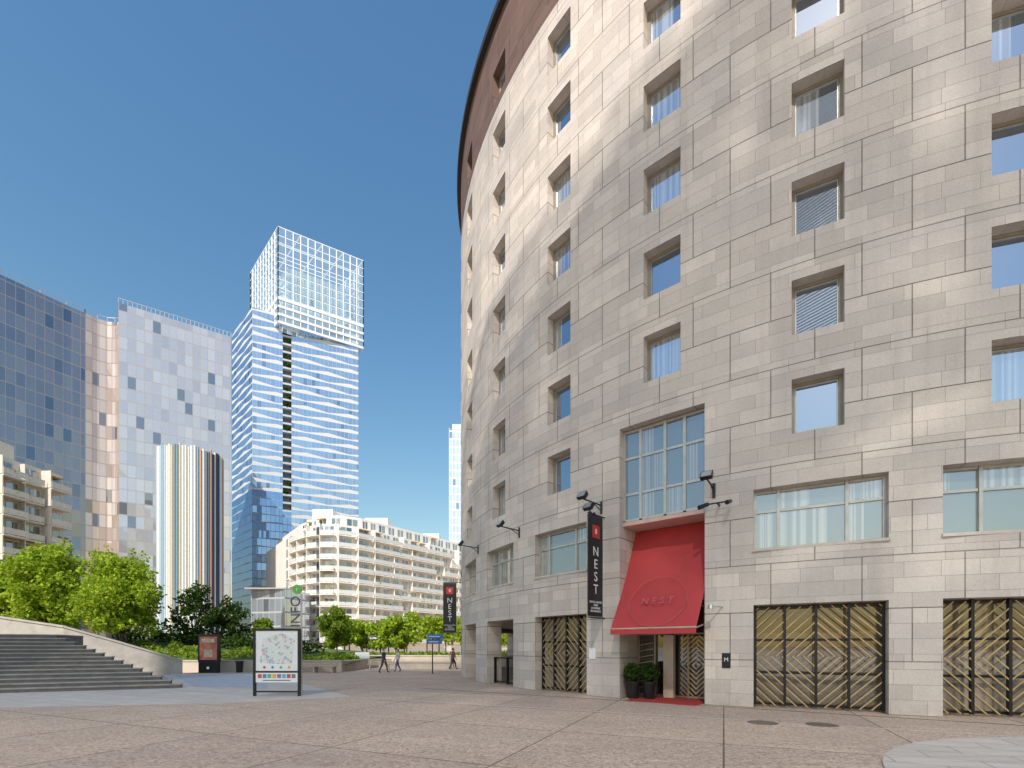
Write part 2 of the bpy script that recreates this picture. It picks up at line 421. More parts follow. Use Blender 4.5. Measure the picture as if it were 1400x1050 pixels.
# entrance
L = loc(39); W = R * sin(radians(3.7))
e1 = MB(); e2 = MB(); e3 = MB(); e4 = MB()
zs = [6.2, 7.1, 8.35, 9.33]; us = [-W, -W * .55, W * .05, W * .5, W]
for u in us:
    uu = min(max(u, -W + .045), W - .045); lbox(e1, L, uu - .045, uu + .045, .30, .42, 6.2, 9.33)
for z in zs:
    for a, b in zip(us, us[1:]):
        zz = min(z, 9.28); lbox(e1, L, a + .05, b - .05, .32, .40, zz - .04, zz + .04)
for a, b in zip(us, us[1:]):
    for c, e in zip(zs, zs[1:]): pane(e2, L, a + .02, b - .02, c + .02, e - .02, .36)
lbox(e3, L, -W, W, .31, 1.6, 6.02, 6.15)
pane(e4, L, -W, W, 0, 6.02, 1.58)
par(e1.obj('entrance_glazing_frame', M_alu)); par(e2.obj('entrance_glazing', pane_mat('entrance_upper_glass', .22, (.34, .32, .27), (.12, .13, .12), .6))); par(e3.obj('entrance_soffit', simple('pink_soffit', (.6, .40, .34), .7)))
par(e4.obj('entrance_back_glass', pane_mat('entrance_dark_glass', .15, (.1, .09, .08), (.03, .03, .03), .9)))
d1 = MB()
for u in (-W + .05, -.75, -.15, .45, 1.0, W - .05): lbox(d1, L, u - .03, u + .03, 1.46, 1.55, 0, 6.0)
for z in (.05, 2.25, 3.2, 4.2, 5.2): lbox(d1, L, -W, W, 1.475, 1.54, z - .03, z + .03)
par(d1.obj('entrance_door_frames', M_frame))
db = MB(); zc = 1.15
for k in range(9):
    for s in (-1, 1):
        x0 = .72; c = .12 + k * .17; hh = 1.05; ww = .54
        ua = max(0, c - hh); ub = min(c, ww)
        if ub - ua > .03:
            for q in (-1, 1): lbeam(db, L, (x0 + s * ua, zc + q * (c - ua)), (x0 + s * ub, zc + q * (c - ub)), 1.44, .02, .03)
for k in range(8):
    lbeam(db, L, (-W + .08, .3 + k * .22), (-.8, .3 + k * .22 + .1), 1.44, .02, .03)
par(db.obj('entrance_door_bars', M_brass))
dw = MB(); lbox(dw, L, -.33, .02, 1.2, 1.42, 0, 2.2); par(dw.obj('entrance_panel', simple('beige_panel', (.6, .5, .4), .6)))
M_aw = simple('red_canvas', (.47, .045, .045), .75, var=.1, scale=.8)
aw = MB()
top = [(-W + .02, 1.35, 6.0), (W - .02, 1.35, 6.0)]; bot = [(-W - .02, -.6, 2.38), (W - .05, -.6, 2.38)]
NS = 8
for s in range(NS):
    for q in range(10):
        def pt2(a, b2):
            u = (top[0][0] * (1 - b2) + bot[0][0] * b2) * (1 - a) + (top[1][0] * (1 - b2) + bot[1][0] * b2) * a
            d = top[0][1] * (1 - b2) + bot[0][1] * b2; z = top[0][2] * (1 - b2) + bot[0][2] * b2
            sg = sin(pi * b2) * .10 + .02 * sin(a * pi * 4) * sin(pi * b2)
            return L(u, d + sg * .9, z - sg * .5)
        aw.face([pt2(s / NS, (q + 1) / 10), pt2((s + 1) / NS, (q + 1) / 10), pt2((s + 1) / NS, q / 10), pt2(s / NS, q / 10)])
par(aw.obj('awning', M_aw, smooth=True))
av = MB()
for s in range(NS):
    u0 = bot[0][0] + (bot[1][0] - bot[0][0]) * s / NS; u1 = bot[0][0] + (bot[1][0] - bot[0][0]) * (s + 1) / NS
    av.face([L(u0, -.605, 2.2), L(u1, -.605, 2.2), L(u1, -.605, 2.38), L(u0, -.605, 2.38)])
par(av.obj('awning_valance', M_aw))
ab = MB(); ab.beam(L(-W, -.58, 2.39), L(W - .05, -.58, 2.39), .05, .05); ab.beam(L(-W + .03, -.55, 2.38), L(-W + .03, 1.4, 2.7), .035); ab.beam(L(W - .06, -.55, 2.38), L(W - .06, 1.4, 2.7), .035)
par(ab.obj('awning_arms', M_alu))
va = Vector(L(0, -.6, 2.38)); vb = Vector(L(0, 1.35, 6.0)); upd = (vb - va).normalized(); rt = (Vector(L(1, 0, 0)) - Vector(L(0, 0, 0)))
nrm = rt.cross(upd).normalized()
M_pink = simple('faded_print', (.44, .11, .10), .7)
par(text('awning_text', 'N E S T', .34, M_pink, frame_mat(va + upd * 1.0 + nrm * .06, rt, upd), None, .002))
cr = MB()
for k in range(48):
    an0 = 2 * pi * k / 48; an1 = 2 * pi * (k + 1) / 48; cc = va + upd * 1.0 + nrm * .06
    cr.beam(cc + rt * .95 * cos(an0) + upd * .95 * sin(an0), cc + rt * .95 * cos(an1) + upd * .95 * sin(an1), .012)
par(cr.obj('awning_print_circle', M_pink))
ca = MB(); lbox(ca, L, -1.0, W - .1, -.5, 1.4, 0, .015); par(ca.obj('entrance_carpet', simple('carpet', (.42, .04, .03), .9)))
pq = MB(); Lp = loc(33.7); lbox(pq, Lp, -.12, .12, -.02, .03, 1.15, 1.6); par(pq.obj('logo_plaque', M_black))
par(text('logo_plaque_mark', 'M', .17, M_sign, frame_mat(Lp(0, -.025, 1.4), Lp(1, 0, 0) - Lp(0, 0, 0), (0, 0, 1)), None, .003))
pq = MB(); Lq = loc(45.6); lbox(pq, Lq, -.14, .14, -.03, .02, 1.35, 1.75); par(pq.obj('wall_plaque', M_sign))
pq = MB(); pq.beam(Lp(-.35, -.5, 3.0), Lp(-.1, 0, 3.0), .03); pq.tube(Lp(-.35, -.5, 2.93), Lp(-.35, -.5, 3.05), .09, .06, 12); par(pq.obj('wall_sconce', M_alu))

def leaves(mb, cen, rad, n, size, rng, flat=1.0, shell=.35):
    for _ in range(n):
        v = Vector((rng.gauss(0, 1), rng.gauss(0, 1), rng.gauss(0, 1))).normalized()
        r = rad * (shell + (1 - shell) * rng.random() ** .5)
        p = Vector(cen) + Vector((v.x * r, v.y * r, v.z * r * flat))
        a = Vector((rng.gauss(0, 1), rng.gauss(0, 1), rng.gauss(0, 1))).normalized(); b = a.orthogonal().normalized()
        c2 = a.cross(b); s1 = size * rng.uniform(.6, 1.3)
        th = rng.uniform(0, 6.28); b, c2 = b * cos(th) + c2 * sin(th), c2 * cos(th) - b * sin(th)
        b *= s1 * .5; c2 *= s1 * .8
        mb.face([p - b, p - c2 * .9, p + b, p + c2])
for (u, d) in ((-1.05, .3), (-.55, .5)):
    e = empty('potted_shrub', L(u, d, 0))
    po = MB(); po.tube((0, 0, 0), (0, 0, .55), .17, .24, 16); po.tube((0, 0, .55), (0, 0, .6), .27, .27, 16); po.obj('pot', M_black, e)
    lf = MB(); leaves(lf, (0, 0, .9), .34, 900, .07, random.Random(3)); lf.obj('foliage', L_dark, e)

def banner(a, r0, r1, z0, z1):
    o = P(a, (r0 + r1) / 2, 0); e = empty('banner_sign', o)
    b = MB(); p0 = P(a, r0) - o; p1 = P(a, r1) - o
    b.beam((p0.x, p0.y, (z0 + z1) / 2), (p1.x, p1.y, (z0 + z1) / 2), .05, z1 - z0); b.obj('panel', simple('banner_black', (.012, .012, .014), .5), e)
    h = MB(); q = P(a, R) - o
    for z in (z0 - .04, z1 + .04): h.tube((q.x, q.y, z), (p1.x, p1.y, z), .025, .025, 8)
    h.obj('brackets', M_black, e)
    rr = radians(a); tx = Vector((cos(rr), -sin(rr), 0)); inw = Vector((sin(rr), cos(rr), 0))
    H = z1 - z0; wd = r1 - r0
    for side in (1, -1):
        off = tx * .03 * side; xd = inw * side
        mid = (p0 + p1) / 2 + off
        for k, ch in enumerate('NEST'):
            text('letter', ch, wd * .55, M_sign, frame_mat((mid.x, mid.y, z1 - H * (.36 + .125 * k)), xd, (0, 0, 1)), e)
        for k in range(4):
            text('small_print', ('HOTEL & SUITES', 'PARIS', 'LA DEFENSE', 'RESTAURANT')[k], wd * .12, M_sign, frame_mat((mid.x, mid.y, z1 - H * (.86 + .03 * k)), xd, (0, 0, 1)), e)
        rd = MB(); zt = z1 - H * .16; hw = wd * .26; m2 = mid + off * .2
        rd.face([(m2.x - xd.x * hw, m2.y - xd.y * hw, zt - hw), (m2.x + xd.x * hw, m2.y + xd.y * hw, zt - hw), (m2.x + xd.x * hw, m2.y + xd.y * hw, zt + hw), (m2.x - xd.x * hw, m2.y - xd.y * hw, zt + hw)])
        rd.obj('red_emblem', M_red, e)
        m3 = mid + off * .35
        text('emblem_mark', '8', wd * .3, M_sign, frame_mat((m3.x, m3.y, zt), xd, (0, 0, 1)), e)
banner(44.3, 22.35, 23.2, 2.85, 6.35)
banner(85, 22.5, 23.35, 2.75, 5.95)

def floodlight(a, z, arm=.9, side=-.35):
    L = loc(a); o = L(0, 0, z); e = empty('floodlight', o)
    b = MB(); b.beam(L(0, 0, z - .1) - o, L(side * .6, -arm, z) - o, .04); b.beam(L(0, 0, z - .3) - o, L(side * .3, -arm * .5, z - .05) - o, .025)
    b.beam(L(0, -.02, z - .4) - o, L(0, -.02, z + .05) - o, .08, .04)
    c = L(side * .6, -arm, z + .08) - o
    tx = L(1, 0, 0) - L(0, 0, 0); nn = L(0, -1, 0) - L(0, 0, 0)
    up = (Vector((0, 0, 1)) * .8 - nn * .6).normalized(); fw = (nn * .8 + Vector((0, 0, 1)) * .6)
    def Q(x, y, zz): return c + tx * x * .85 + up * zz * .8 + fw * y
    b.hexa([Q(-.2, -.06, -.12), Q(.2, -.06, -.12), Q(.2, .08, -.16), Q(-.2, .08, -.16), Q(-.2, -.06, .14), Q(.2, -.06, .14), Q(.2, .08, .18), Q(-.2, .08, .18)])
    b.obj('arm_and_head', M_black, e)
    g2 = MB(); g2.face([Q(-.17, .084, -.13), Q(.17, .084, -.13), Q(.17, .084, .15), Q(-.17, .084, .15)]); g2.obj('lens', M_alu, e)
floodlight(34.6, 6.75, .7, -.1); floodlight(44.6, 6.95, .9, -.3); floodlight(45.4, 6.62, .6, .3); floodlight(56.3, 6.9, .9, -.2); floodlight(67.5, 6.95, .9, -.2)
L2 = loc(34.2); o = L2(0, 0, 6.1); e = empty('security_camera', o); b = MB()
b.beam(L2(-.35, -.3, 6.1) - o, L2(.3, -.3, 6.1) - o, .04); b.beam(L2(0, 0, 6.1) - o, L2(0, -.3, 6.1) - o, .05)
b.tube(L2(-.5, -.45, 6.0) - o, L2(-.28, -.25, 6.12) - o, .07, .06, 10); b.tube(L2(.3, -.5, 6.02) - o, L2(.34, -.2, 6.12) - o, .07, .06, 10)
b.obj('mount_and_cameras', M_black, e)

# ------------------------------------------------------------------ sun direction; unseen shadow caster behind the camera, shaped to shade the hotel
EL = 44.0; hx, hy = -.25, -.97
tos = Vector((hx * cos(radians(EL)), hy * cos(radians(EL)), sin(radians(EL)))).normalized()
YC = -32.0
def back(p):
    k = (p[1] - YC) / -tos.y; return (p[0] + tos.x * k, p[2] + tos.z * k)
prof = sorted([back(p) for p in ((-3.2, 30.2, 16.2), (-2.33, 26, 17.2), (-.62, 22.1, 18.1), (1.82, 18.55, 19.3), (4.9, 15.6, 21.4), (8.5, 13.2, 23.0), (12.5, 11.6, 24))])
prof = [(-36, prof[0][1] + 1.0)] + prof + [(6, prof[-1][1] + .5)]
ot = empty('shadow_caster', (-15, YC, 0)); o = Vector(ot.location)
M_caster = simple('caster_metal', (.68, .66, .62), .6)
rng = random.Random(21)
def topz(x):
    for (x0, z0), (x1, z1) in zip(prof, prof[1:]):
        if x0 <= x <= x1: return z0 + (z1 - z0) * (x - x0) / (x1 - x0)
    return prof[-1][1]
ZB = 37.0
blobs = []  # wider gaps added to the caster to throw soft sun patches
for _ in range(16):
    blobs.append((rng.uniform(-14, 3), rng.uniform(44, 64), rng.uniform(.35, .9), rng.uniform(.7, 2.0), rng.uniform(.06, .2)))
for (p, rx, rz, s) in (((8.8, 13.1, 19.6), .5, 1.4, .5), ((10.6, 12.3, 18.6), .5, 1.2, .42), ((12.2, 11.6, 17.8), .6, .9, .42), ((6.8, 14.2, 16.5), .4, 1.6, .2),
                       ((10.2, 12.5, 7.2), 1.6, .35, .3), ((8.2, 13.3, 4.1), .8, .4, .22), ((10.9, 12.1, 15.2), .5, 1.1, .28), ((11.0, 12.0, 11.0), .5, .8, .2)):
    q = back(p); blobs.append((q[0], q[1], rx, rz, s))
b = MB()
CW, PITCH = .35, .36
nx = int(42 / CW)
zr = ZB
while zr < 76:
    run = None
    for ix in range(nx + 1):
        x0 = -36 + ix * CW; xc = x0 + CW / 2
        if ix < nx and zr < topz(xc):
            por = .34 + (.12 - .34) * max(0, min(1, (zr - 41) / 12))  # slat gaps sized to let some sun fill the shade
            for (bx_, bz_, rx, rz, s) in blobs:
                dd = ((xc - bx_) / rx) ** 2 + ((zr - bz_) / rz) ** 2
                if dd < 4: por += s * math.exp(-dd)
            por = round(min(.9, por), 2)
        else: por = None
        if run and por != run[1]:
            h = min(PITCH * (1 - run[1]), topz(min(x0, 6)) - zr + .2)
            b.face([(x0 - o.x, 0, zr), (run[0] - o.x, 0, zr), (run[0] - o.x, 0, zr + h), (x0 - o.x, 0, zr + h)])
            run = None
        if por is not None and run is None: run = (x0, por)
    zr += PITCH
for x in (-36, 6):
    s = 1 if x > 0 else -1
    b.box(x - o.x - (0 if s > 0 else 3), x - o.x + (3 if s > 0 else 0), -8, -.01, 0, prof[-1][1] if s > 0 else prof[0][1])
b.box(-36 - o.x, 6 - o.x, -4, -.02, ZB - 2, ZB - .1)
b.obj('caster_screen', M_caster, ot)

# ------------------------------------------------------------------ background buildings
def prism(mb, pts, z0, z1, mi=0, closed=True, u0=0, top=True):
    u = u0; n = len(pts)
    for i in range(n if closed else n - 1):
        p = pts[i]; q = pts[(i + 1) % n]; l = math.dist(p, q)
        mb.face([(*p, z0), (*q, z0), (*q, z1), (*p, z1)], [(u, z0), (u + l, z0), (u + l, z1), (u, z1)], mi); u += l
    if top: mb.face([(*p, z1) for p in pts], None, mi)
M_gA = facade_glass('mirror_glass_dark', 1.45, 2.9, (.06, .05, .045), (.26, .20, .17), (.27, .26, .26), .07, .06, .5, .05, (.50, .55, .64), dark=.05)  # brown panel colours paint in reflections of neighbouring buildings
M_gP = facade_glass('pink_mirror_glass', 1.2, 2.9, (.36, .25, .18), (.72, .58, .48), (.3, .25, .24), .08, .06, .3, .05, (.9, .82, .8))
M_gB = facade_glass('lilac_mirror_glass', 1.55, 2.9, (.28, .27, .285), (.60, .57, .56), (.36, .35, .35), .07, .07, .36, .05, (.74, .77, .82), dark=.04)
e = empty('mirror_glass_office')
b = MB()
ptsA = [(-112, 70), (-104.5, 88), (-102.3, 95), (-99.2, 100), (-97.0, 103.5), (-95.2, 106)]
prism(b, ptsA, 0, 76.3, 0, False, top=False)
ptsP = [(-95.2, 106), (-94.0, 107.8), (-92.6, 108.8), (-91.0, 109.0), (-90.0, 108.9)]
prism(b, ptsP, 0, 76.3, 1, False, top=False)
prism(b, [(-90.0, 109), (-89.4, 108)], 0, 80.1, 1, False, top=False)
prism(b, [(-89.4, 108), (-70.9, 120), (-100, 160), (-125, 150), (-90.0, 109)], 0, 80.1, 2, False, top=False)
b.face([(-89.4, 108, 80.1), (-70.9, 120, 80.1), (-100, 160, 80.1), (-125, 150, 80.1), (-90, 109, 80.1)], None, 2)
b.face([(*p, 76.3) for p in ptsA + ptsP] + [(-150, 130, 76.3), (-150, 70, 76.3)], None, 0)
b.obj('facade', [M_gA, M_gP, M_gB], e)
b = MB()
a, c = (-89.4, 108), (-70.9, 120); n = 26
for k in range(n + 1):
    x = a[0] + (c[0] - a[0]) * k / n; y = a[1] + (c[1] - a[1]) * k / n; b.beam((x, y, 80.1), (x, y, 81.1), .08)
b.beam((*a, 81.1), (*c, 81.1), .12)
pp = ptsA + ptsP
for a, c in zip(pp, pp[1:]): b.beam((*a, 77.2), (*c, 77.2), .12); b.beam((*a, 76.3), (*a, 77.2), .1)
b.obj('roof_railing', M_alu, e)

M_sg = facade_glass('banded_glass', 1.5, 3.0, (.07, .13, .20), (.24, .33, .42), (.40, .46, .52), .06, .05, .5, .03, (.74, .84, 1.0), band=(.14, .50), bandcol=(.60, .61, .61), wedge=8)
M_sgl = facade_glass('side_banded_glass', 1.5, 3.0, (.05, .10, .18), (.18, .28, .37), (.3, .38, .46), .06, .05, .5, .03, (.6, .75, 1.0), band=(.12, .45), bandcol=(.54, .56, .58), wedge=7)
M_sgb = facade_glass('deep_blue_glass', 1.5, 3.0, (.02, .07, .14), (.07, .16, .28), (.14, .22, .3), .06, .08, .55, .03, (.5, .65, .95), band=(.04, .22), bandcol=(.30, .36, .42), wedge=8)
M_cr = facade_glass('crown_glass', 1.6, 3.2, (.30, .44, .50), (.62, .72, .75), (.75, .78, .8), .1, .12, .35, .05, (.85, .95, 1.0), band=(.1, .4), bandcol=(.75, .78, .8))
tw = empty('glass_skyscraper')
Aa = Vector((-95.6, 175)); Bb = Vector((-61.6, 190.6)); Cc = Vector((-112.3, 190.6)); Dd = Vector((-78, 206))
b = MB(); lerp = lambda t: tuple(Aa.lerp(Bb, t))
sA, sB = .27, .35
prism(b, [tuple(Cc), tuple(Aa)], 60, 127, 1, False, top=False); prism(b, [tuple(Cc), tuple(Aa)], 0, 60, 2, False, top=False)
prism(b, [lerp(0), lerp(sA)], 60, 127, 0, False, top=False); prism(b, [lerp(sB), lerp(1)], 42, 127, 0, False, 11, top=False)
prism(b, [lerp(0), lerp(sA)], 0, 60, 2, False, top=False); prism(b, [lerp(sB), lerp(1)], 0, 42, 2, False, 11, top=False)
prism(b, [lerp(sA), lerp(sB)], 0, 53, 2, False, top=False); prism(b, [lerp(sA), lerp(sB)], 121, 127, 0, False, top=False)
prism(b, [tuple(Bb), tuple(Dd), tuple(Cc)], 0, 127, 1, False, top=False)
b.face([(*Aa, 127), (*Bb, 127), (*Dd, 127), (*Cc, 127)], None, 0)
b.obj('body', [M_sg, M_sgl, M_sgb], tw)
b = MB(); lf = MB(); nin = Vector((-.417, .909)); rng = random.Random(2)
p0 = Aa.lerp(Bb, sA); p1 = Aa.lerp(Bb, sB); q0 = p0 + nin * 1.8; q1 = p1 + nin * 1.8
b.face([(*q0, 53), (*q1, 53), (*q1, 121), (*q0, 121)], None, 0)
b.face([(*p0, 53), (*q0, 53), (*q0, 121), (*p0, 121)], None, 0); b.face([(*q1, 53), (*p1, 53), (*p1, 121), (*q1, 121)], None, 0)
z = 53
while z < 120:
    b.hexa([(*p0, z), (*p1, z), (*q1, z), (*q0, z), (*p0, z + .7), (*p1, z + .7), (*q1, z + .7), (*q0, z + .7)], 1)
    if rng.random() < .5:
        m = p0.lerp(p1, rng.uniform(.3, .7)) + nin * .6; leaves(lf, (m.x, m.y, z + 1.5), 1.0, 50, .7, rng)
    z += 3.0
b.obj('sky_gardens', [simple('garden_recess', (.15, .19, .23), .5), simple('garden_slab', (.45, .48, .5), .6)], tw); lf.obj('garden_plants', L_dark, tw)
R0 = Vector((-86.6, 176)); R1 = Vector((-59.9, 191.7)); R2 = Vector((-108.9, 198)); R3 = R1 + R2 - R0
cen = (R0 + R1 + R2 + R3) / 4
ins = [p.lerp(cen, .14) for p in (R0, R1, R3, R2)]
b = MB(); prism(b, [tuple(p) for p in ins], 120, 132)
ins2 = [p.lerp(cen, .3) for p in (R0, R1, R3, R2)]
prism(b, [tuple(p) for p in ins2], 132, 147)
i0, i1, i2, i3 = ins
b.face([(*i0, 132), (*i1, 132), (*(i1.lerp(i2, .5)), 150), (*(i0.lerp(i3, .5)), 150)], [(0, 0), (27, 0), (27, 20), (0, 20)])
b.obj('crown_core', M_cr, tw)
b = MB(); Zc0, Zc1 = 122.0, 157.5
def lat(p, q, nu, nv, z0, z1, th=.28):
    for k in range(nu + 1):
        x = p.lerp(q, k / nu); b.beam((*x, z0), (*x, z1), th)
    for k in range(nv + 1):
        zz = z0 + (z1 - z0) * k / nv; b.beam((*p, zz), (*q, zz), th)
lat(R0, R1, 12, 11, Zc0, Zc1); lat(R0, R2, 10, 11, Zc0, Zc1); lat(R1, R3, 8, 8, Zc0, Zc1); lat(R2, R3, 8, 8, Zc0, Zc1)
for k in range(5):
    a = R0.lerp(R1, k / 4); c = R2.lerp(R3, k / 4); b.beam((*a, Zc1), (*c, Zc1), .3)
    a = R0.lerp(R2, k / 4); c = R1.lerp(R3, k / 4); b.beam((*a, Zc1), (*c, Zc1), .3)
for zz in (122.3, 125.2, 128.1, 131):
    b.beam((*R0, zz), (*R1, zz), .5, .9); b.beam((*R2, zz), (*R0, zz), .5, .9)
b.obj('crown_lattice', simple('white_steel', (.7, .74, .76), .5, var=.05), tw)
t = NT('clear_crown_glass')
s = t.n('MixShader', {0: .30, 1: t.n('BsdfTransparent', {'Color': (.9, .95, .97)}).outputs[0], 2: t.n('MixShader', {0: .5, 1: t.n('BsdfDiffuse', {'Color': (.7, .8, .82)}).outputs[0], 2: t.n('BsdfGlossy', {'Color': (.9, .97, 1), 'Roughness': .05}).outputs[0]}).outputs[0]})
M_clr = t.surf(s.outputs[0])
b = MB(); prism(b, [tuple(R0), tuple(R1), tuple(R3), tuple(R2)], Zc0, Zc1, top=False); b.obj('crown_glass_skin', M_clr, tw)

cols = [(.74, .73, .70), (.70, .71, .70), (.50, .52, .53), (.28, .36, .42), (.16, .28, .34), (.04, .06, .12), (.50, .30, .20), (.58, .52, .36), (.22, .26, .30), (.42, .54, .60), (.78, .77, .74), (.70, .68, .62)]
mats = [simple('tube_paint', c, .5, var=.06) for c in cols]
ch = empty('striped_ventilation_shaft', (-50.6, 75, 0)); b = MB(); nT = 72; rc = 4.25; rng = random.Random(17)
for k in range(nT):
    a = 2 * pi * k / nT; x, y = rc * cos(a), rc * sin(a); rr = pi * rc / nT * rng.uniform(.7, 1.25)
    b.tube((x, y, 0), (x, y, 32 + rng.uniform(-.25, .25)), rr, rr, 8, rng.randrange(len(cols)))
b.tube((0, 0, 0), (0, 0, 31.6), rc - .05, rc - .05, 48, 0)
b.obj('coloured_tubes', mats, ch)

M_rend = simple('cream_render', (.82, .77, .69), .8, var=.07, scale=.3)
M_aglass = facade_glass('apartment_glass', 1.3, 2.7, (.08, .10, .12), (.30, .32, .32), (.6, .6, .6), .09, .06, .3, .03)
M_rail = simple('balcony_glass', (.68, .68, .65), .3, var=.1)
M_awng = simple('sun_blind', (.62, .42, .16), .8)
def apartment(b, p, q, z0, nfl, fh, balc=1.3, bay=3.4, seed=1, skip=.12, wf=.62):
    rng = random.Random(seed); p = Vector(p); q = Vector(q); l = (q - p).length; d = (q - p) / l; n = Vector((d.y, -d.x))
    def F(u, o, z): v = p + d * u + n * o; return (v.x, v.y, z)
    def bx(mb, u0, u1, o0, o1, za, zb, mi=0): mb.hexa([F(u0, o1, za), F(u1, o1, za), F(u1, o0, za), F(u0, o0, za), F(u0, o1, zb), F(u1, o1, zb), F(u1, o0, zb), F(u0, o0, zb)], mi)
    nb = max(1, round(l / bay)); bw = l / nb
    for f in range(nfl):
        z = z0 + f * fh
        for k in range(nb):
            u = k * bw; g = b['glass']; w2 = bw * wf
            g.face([F(u + (bw - w2) / 2, .03, z + .25), F(u + (bw + w2) / 2, .03, z + .25), F(u + (bw + w2) / 2, .03, z + fh - .45), F(u + (bw - w2) / 2, .03, z + fh - .45)],
                   [(k * 3.9, z), (k * 3.9 + w2, z), (k * 3.9 + w2, z + fh * .7), (k * 3.9, z + fh * .7)])
            bx(b['wall'], u + bw / 2 - .06, u + bw / 2 + .06, .035, .09, z + .25, z + fh - .45)
            if rng.random() < .1: bx(b['blind'], u + bw * .15, u + bw * .85, .1, .9, z + fh - .6, z + fh - .5)
        if balc:
            groups = []; k = 0
            while k < nb:
                m = rng.choice((2, 3, 3, 4)) if skip > 0 else nb
                m = min(m, nb - k); groups.append((k, k + m)); k += m + (1 if rng.random() < skip * 3 else 0)
            for (a, c) in groups:
                u0 = a * bw + .15; u1 = min(c * bw - .15, l)
                bx(b['wall'], u0, u1, 0.001, balc, z - .12, z + .1)
                bx(b['rail'], u0, u1, balc - .06, balc, z + .2, z + 1.0)
                bx(b['wall'], u0, u1, balc - .08, balc + .02, z + 1.0, z + 1.08)
                bx(b['wall'], u0 - .08, u0 + .04, 0.001, balc - .1, z + .1, z + fh - .12)
                for _ in range(2):
                    if rng.random() < .3:
                        uu = rng.uniform(u0 + .3, u1 - .3); v = F(uu, balc - .4, z + 1.0); leaves(b['plant'], v, .45, 16, .35, rng)
ap = empty('curved_apartment_building'); B = {k: MB() for k in ('wall', 'glass', 'rail', 'blind', 'plant')}
curve = [(-60, 126), (-54.5, 119.2), (-51.5, 116.2), (-48, 113.2), (-44.6, 111.4), (-41.0, 111.2), (-37.5, 113.6), (-34.6, 117.2), (-16.8, 141.5), (-6, 158)]
prism(B['wall'], curve + [(-30, 175), (-75, 145)], 0, 30.6)
for k, (p, q) in enumerate(zip(curve, curve[1:])):
    ln = math.dist(p, q)
    apartment(B, p, q, 3.0, 10, 2.76, 1.4 if k else 0, 3.0 if ln > 6 else ln, 5 + k, .15 if ln > 8 else 0)
cv2 = [(x + .44, y + 3.0) for x, y in curve]
prism(B['wall'], cv2[1:] + [(-30, 172), (-70, 142)], 30.6, 33.4)
for k, (p, q) in enumerate(zip(cv2[1:], cv2[2:])): apartment(B, p, q, 30.6, 1, 2.7, 0, 3.0, 30 + k)
for (x, y, w2, h2) in ((-47, 120, 5, 36), (-36, 128, 6, 36.0), (-24, 142, 5, 35.2), (-52, 126, 3, 35)):
    B['wall'].box(x - w2 / 2, x + w2 / 2, y - 2, y + 2, 33.41, h2)
B['wall'].obj('walls', M_rend, ap); B['glass'].obj('windows', M_aglass, ap); B['rail'].obj('balcony_rails', M_rail, ap); B['blind'].obj('sun_blinds', M_awng, ap); B['plant'].obj('balcony_plants', L_mid, ap)

ap = empty('terraced_apartment_building'); B = {k: MB() for k in ('wall', 'glass', 'rail', 'blind', 'plant')}
pp = [(-82, 58), (-75.6, 69), (-75.2, 72.5), (-74.6, 75.2), (-74.2, 78.5)]
prism(B['wall'], pp + [(-110, 90), (-110, 58)], 0, 30.0)
for k, (p, q) in enumerate(zip(pp, pp[1:])):
    apartment(B, p, q, .8, 10, 2.9, 1.2 if k % 2 == 0 else 1.9, 3.4, 50 + k, 0, .9)
B['wall'].box(-90, -77.5, 64, 74, 30.01, 33)
B['wall'].obj('walls', simple('beige_render', (.68, .61, .51), .8), ap); B['glass'].obj('windows', M_aglass, ap); B['rail'].obj('balcony_parapets', simple('beige_parapet', (.68, .62, .52), .8), ap)
B['blind'].obj('sun_blinds', M_awng, ap); B['plant'].obj('balcony_plants', L_mid, ap)

e = empty('distant_tower'); b = MB(); prism(b, [(-26.5, 200), (-20, 201), (-18, 214), (-26, 216)], 0, 94)
b.box(-25.5, -21, 203, 210, 94.01, 97); b.obj('facade', facade_glass('pale_tower_glass', 1.4, 3.3, (.4, .45, .5), (.6, .64, .68), (.7, .72, .74), .12, .2, .35), e)
e = empty('glass_pavilion'); b = MB(); prism(b, [(-56, 102), (-47.8, 100), (-46, 108), (-55, 112)], 0, 14)
b.obj('facade', facade_glass('pavilion_glass', 1.5, 3, (.2, .26, .3), (.4, .46, .5), (.4, .42, .44), .08, .12, .5), e)
b = MB(); b.box(-56.2, -47.5, 99.8, 112, 14.01, 14.3); b.obj('roof', M_alu, e)

# ------------------------------------------------------------------ steps and walls on the left
st = empty('stone_staircase', (-18, 22, 0)); o = Vector((-18, 22, 0))
tdir = Vector((.914, .405, 0)); pdir = Vector((-.405, .914, 0)); S0 = Vector((-14.5, 20.8, 0))
b = MB()
NSt = 14
for k in range(NSt):
    z0, z1 = k * .17, (k + 1) * .17
    p = S0 + pdir * (.33 * k) - tdir * (.44 * k); q = p - tdir * (30 - .44 * k)
    bk = pdir * (.33 if k < NSt - 1 else 3.0)
    pa, qa = p - pdir * .03, q - pdir * .03
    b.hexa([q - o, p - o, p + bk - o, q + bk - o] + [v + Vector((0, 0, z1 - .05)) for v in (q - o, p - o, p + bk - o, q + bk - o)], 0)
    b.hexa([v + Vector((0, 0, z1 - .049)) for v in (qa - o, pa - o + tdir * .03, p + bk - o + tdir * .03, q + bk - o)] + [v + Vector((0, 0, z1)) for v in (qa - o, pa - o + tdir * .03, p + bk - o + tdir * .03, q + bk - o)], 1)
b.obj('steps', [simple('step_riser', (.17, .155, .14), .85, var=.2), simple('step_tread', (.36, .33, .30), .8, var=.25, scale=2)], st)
rw = MB()
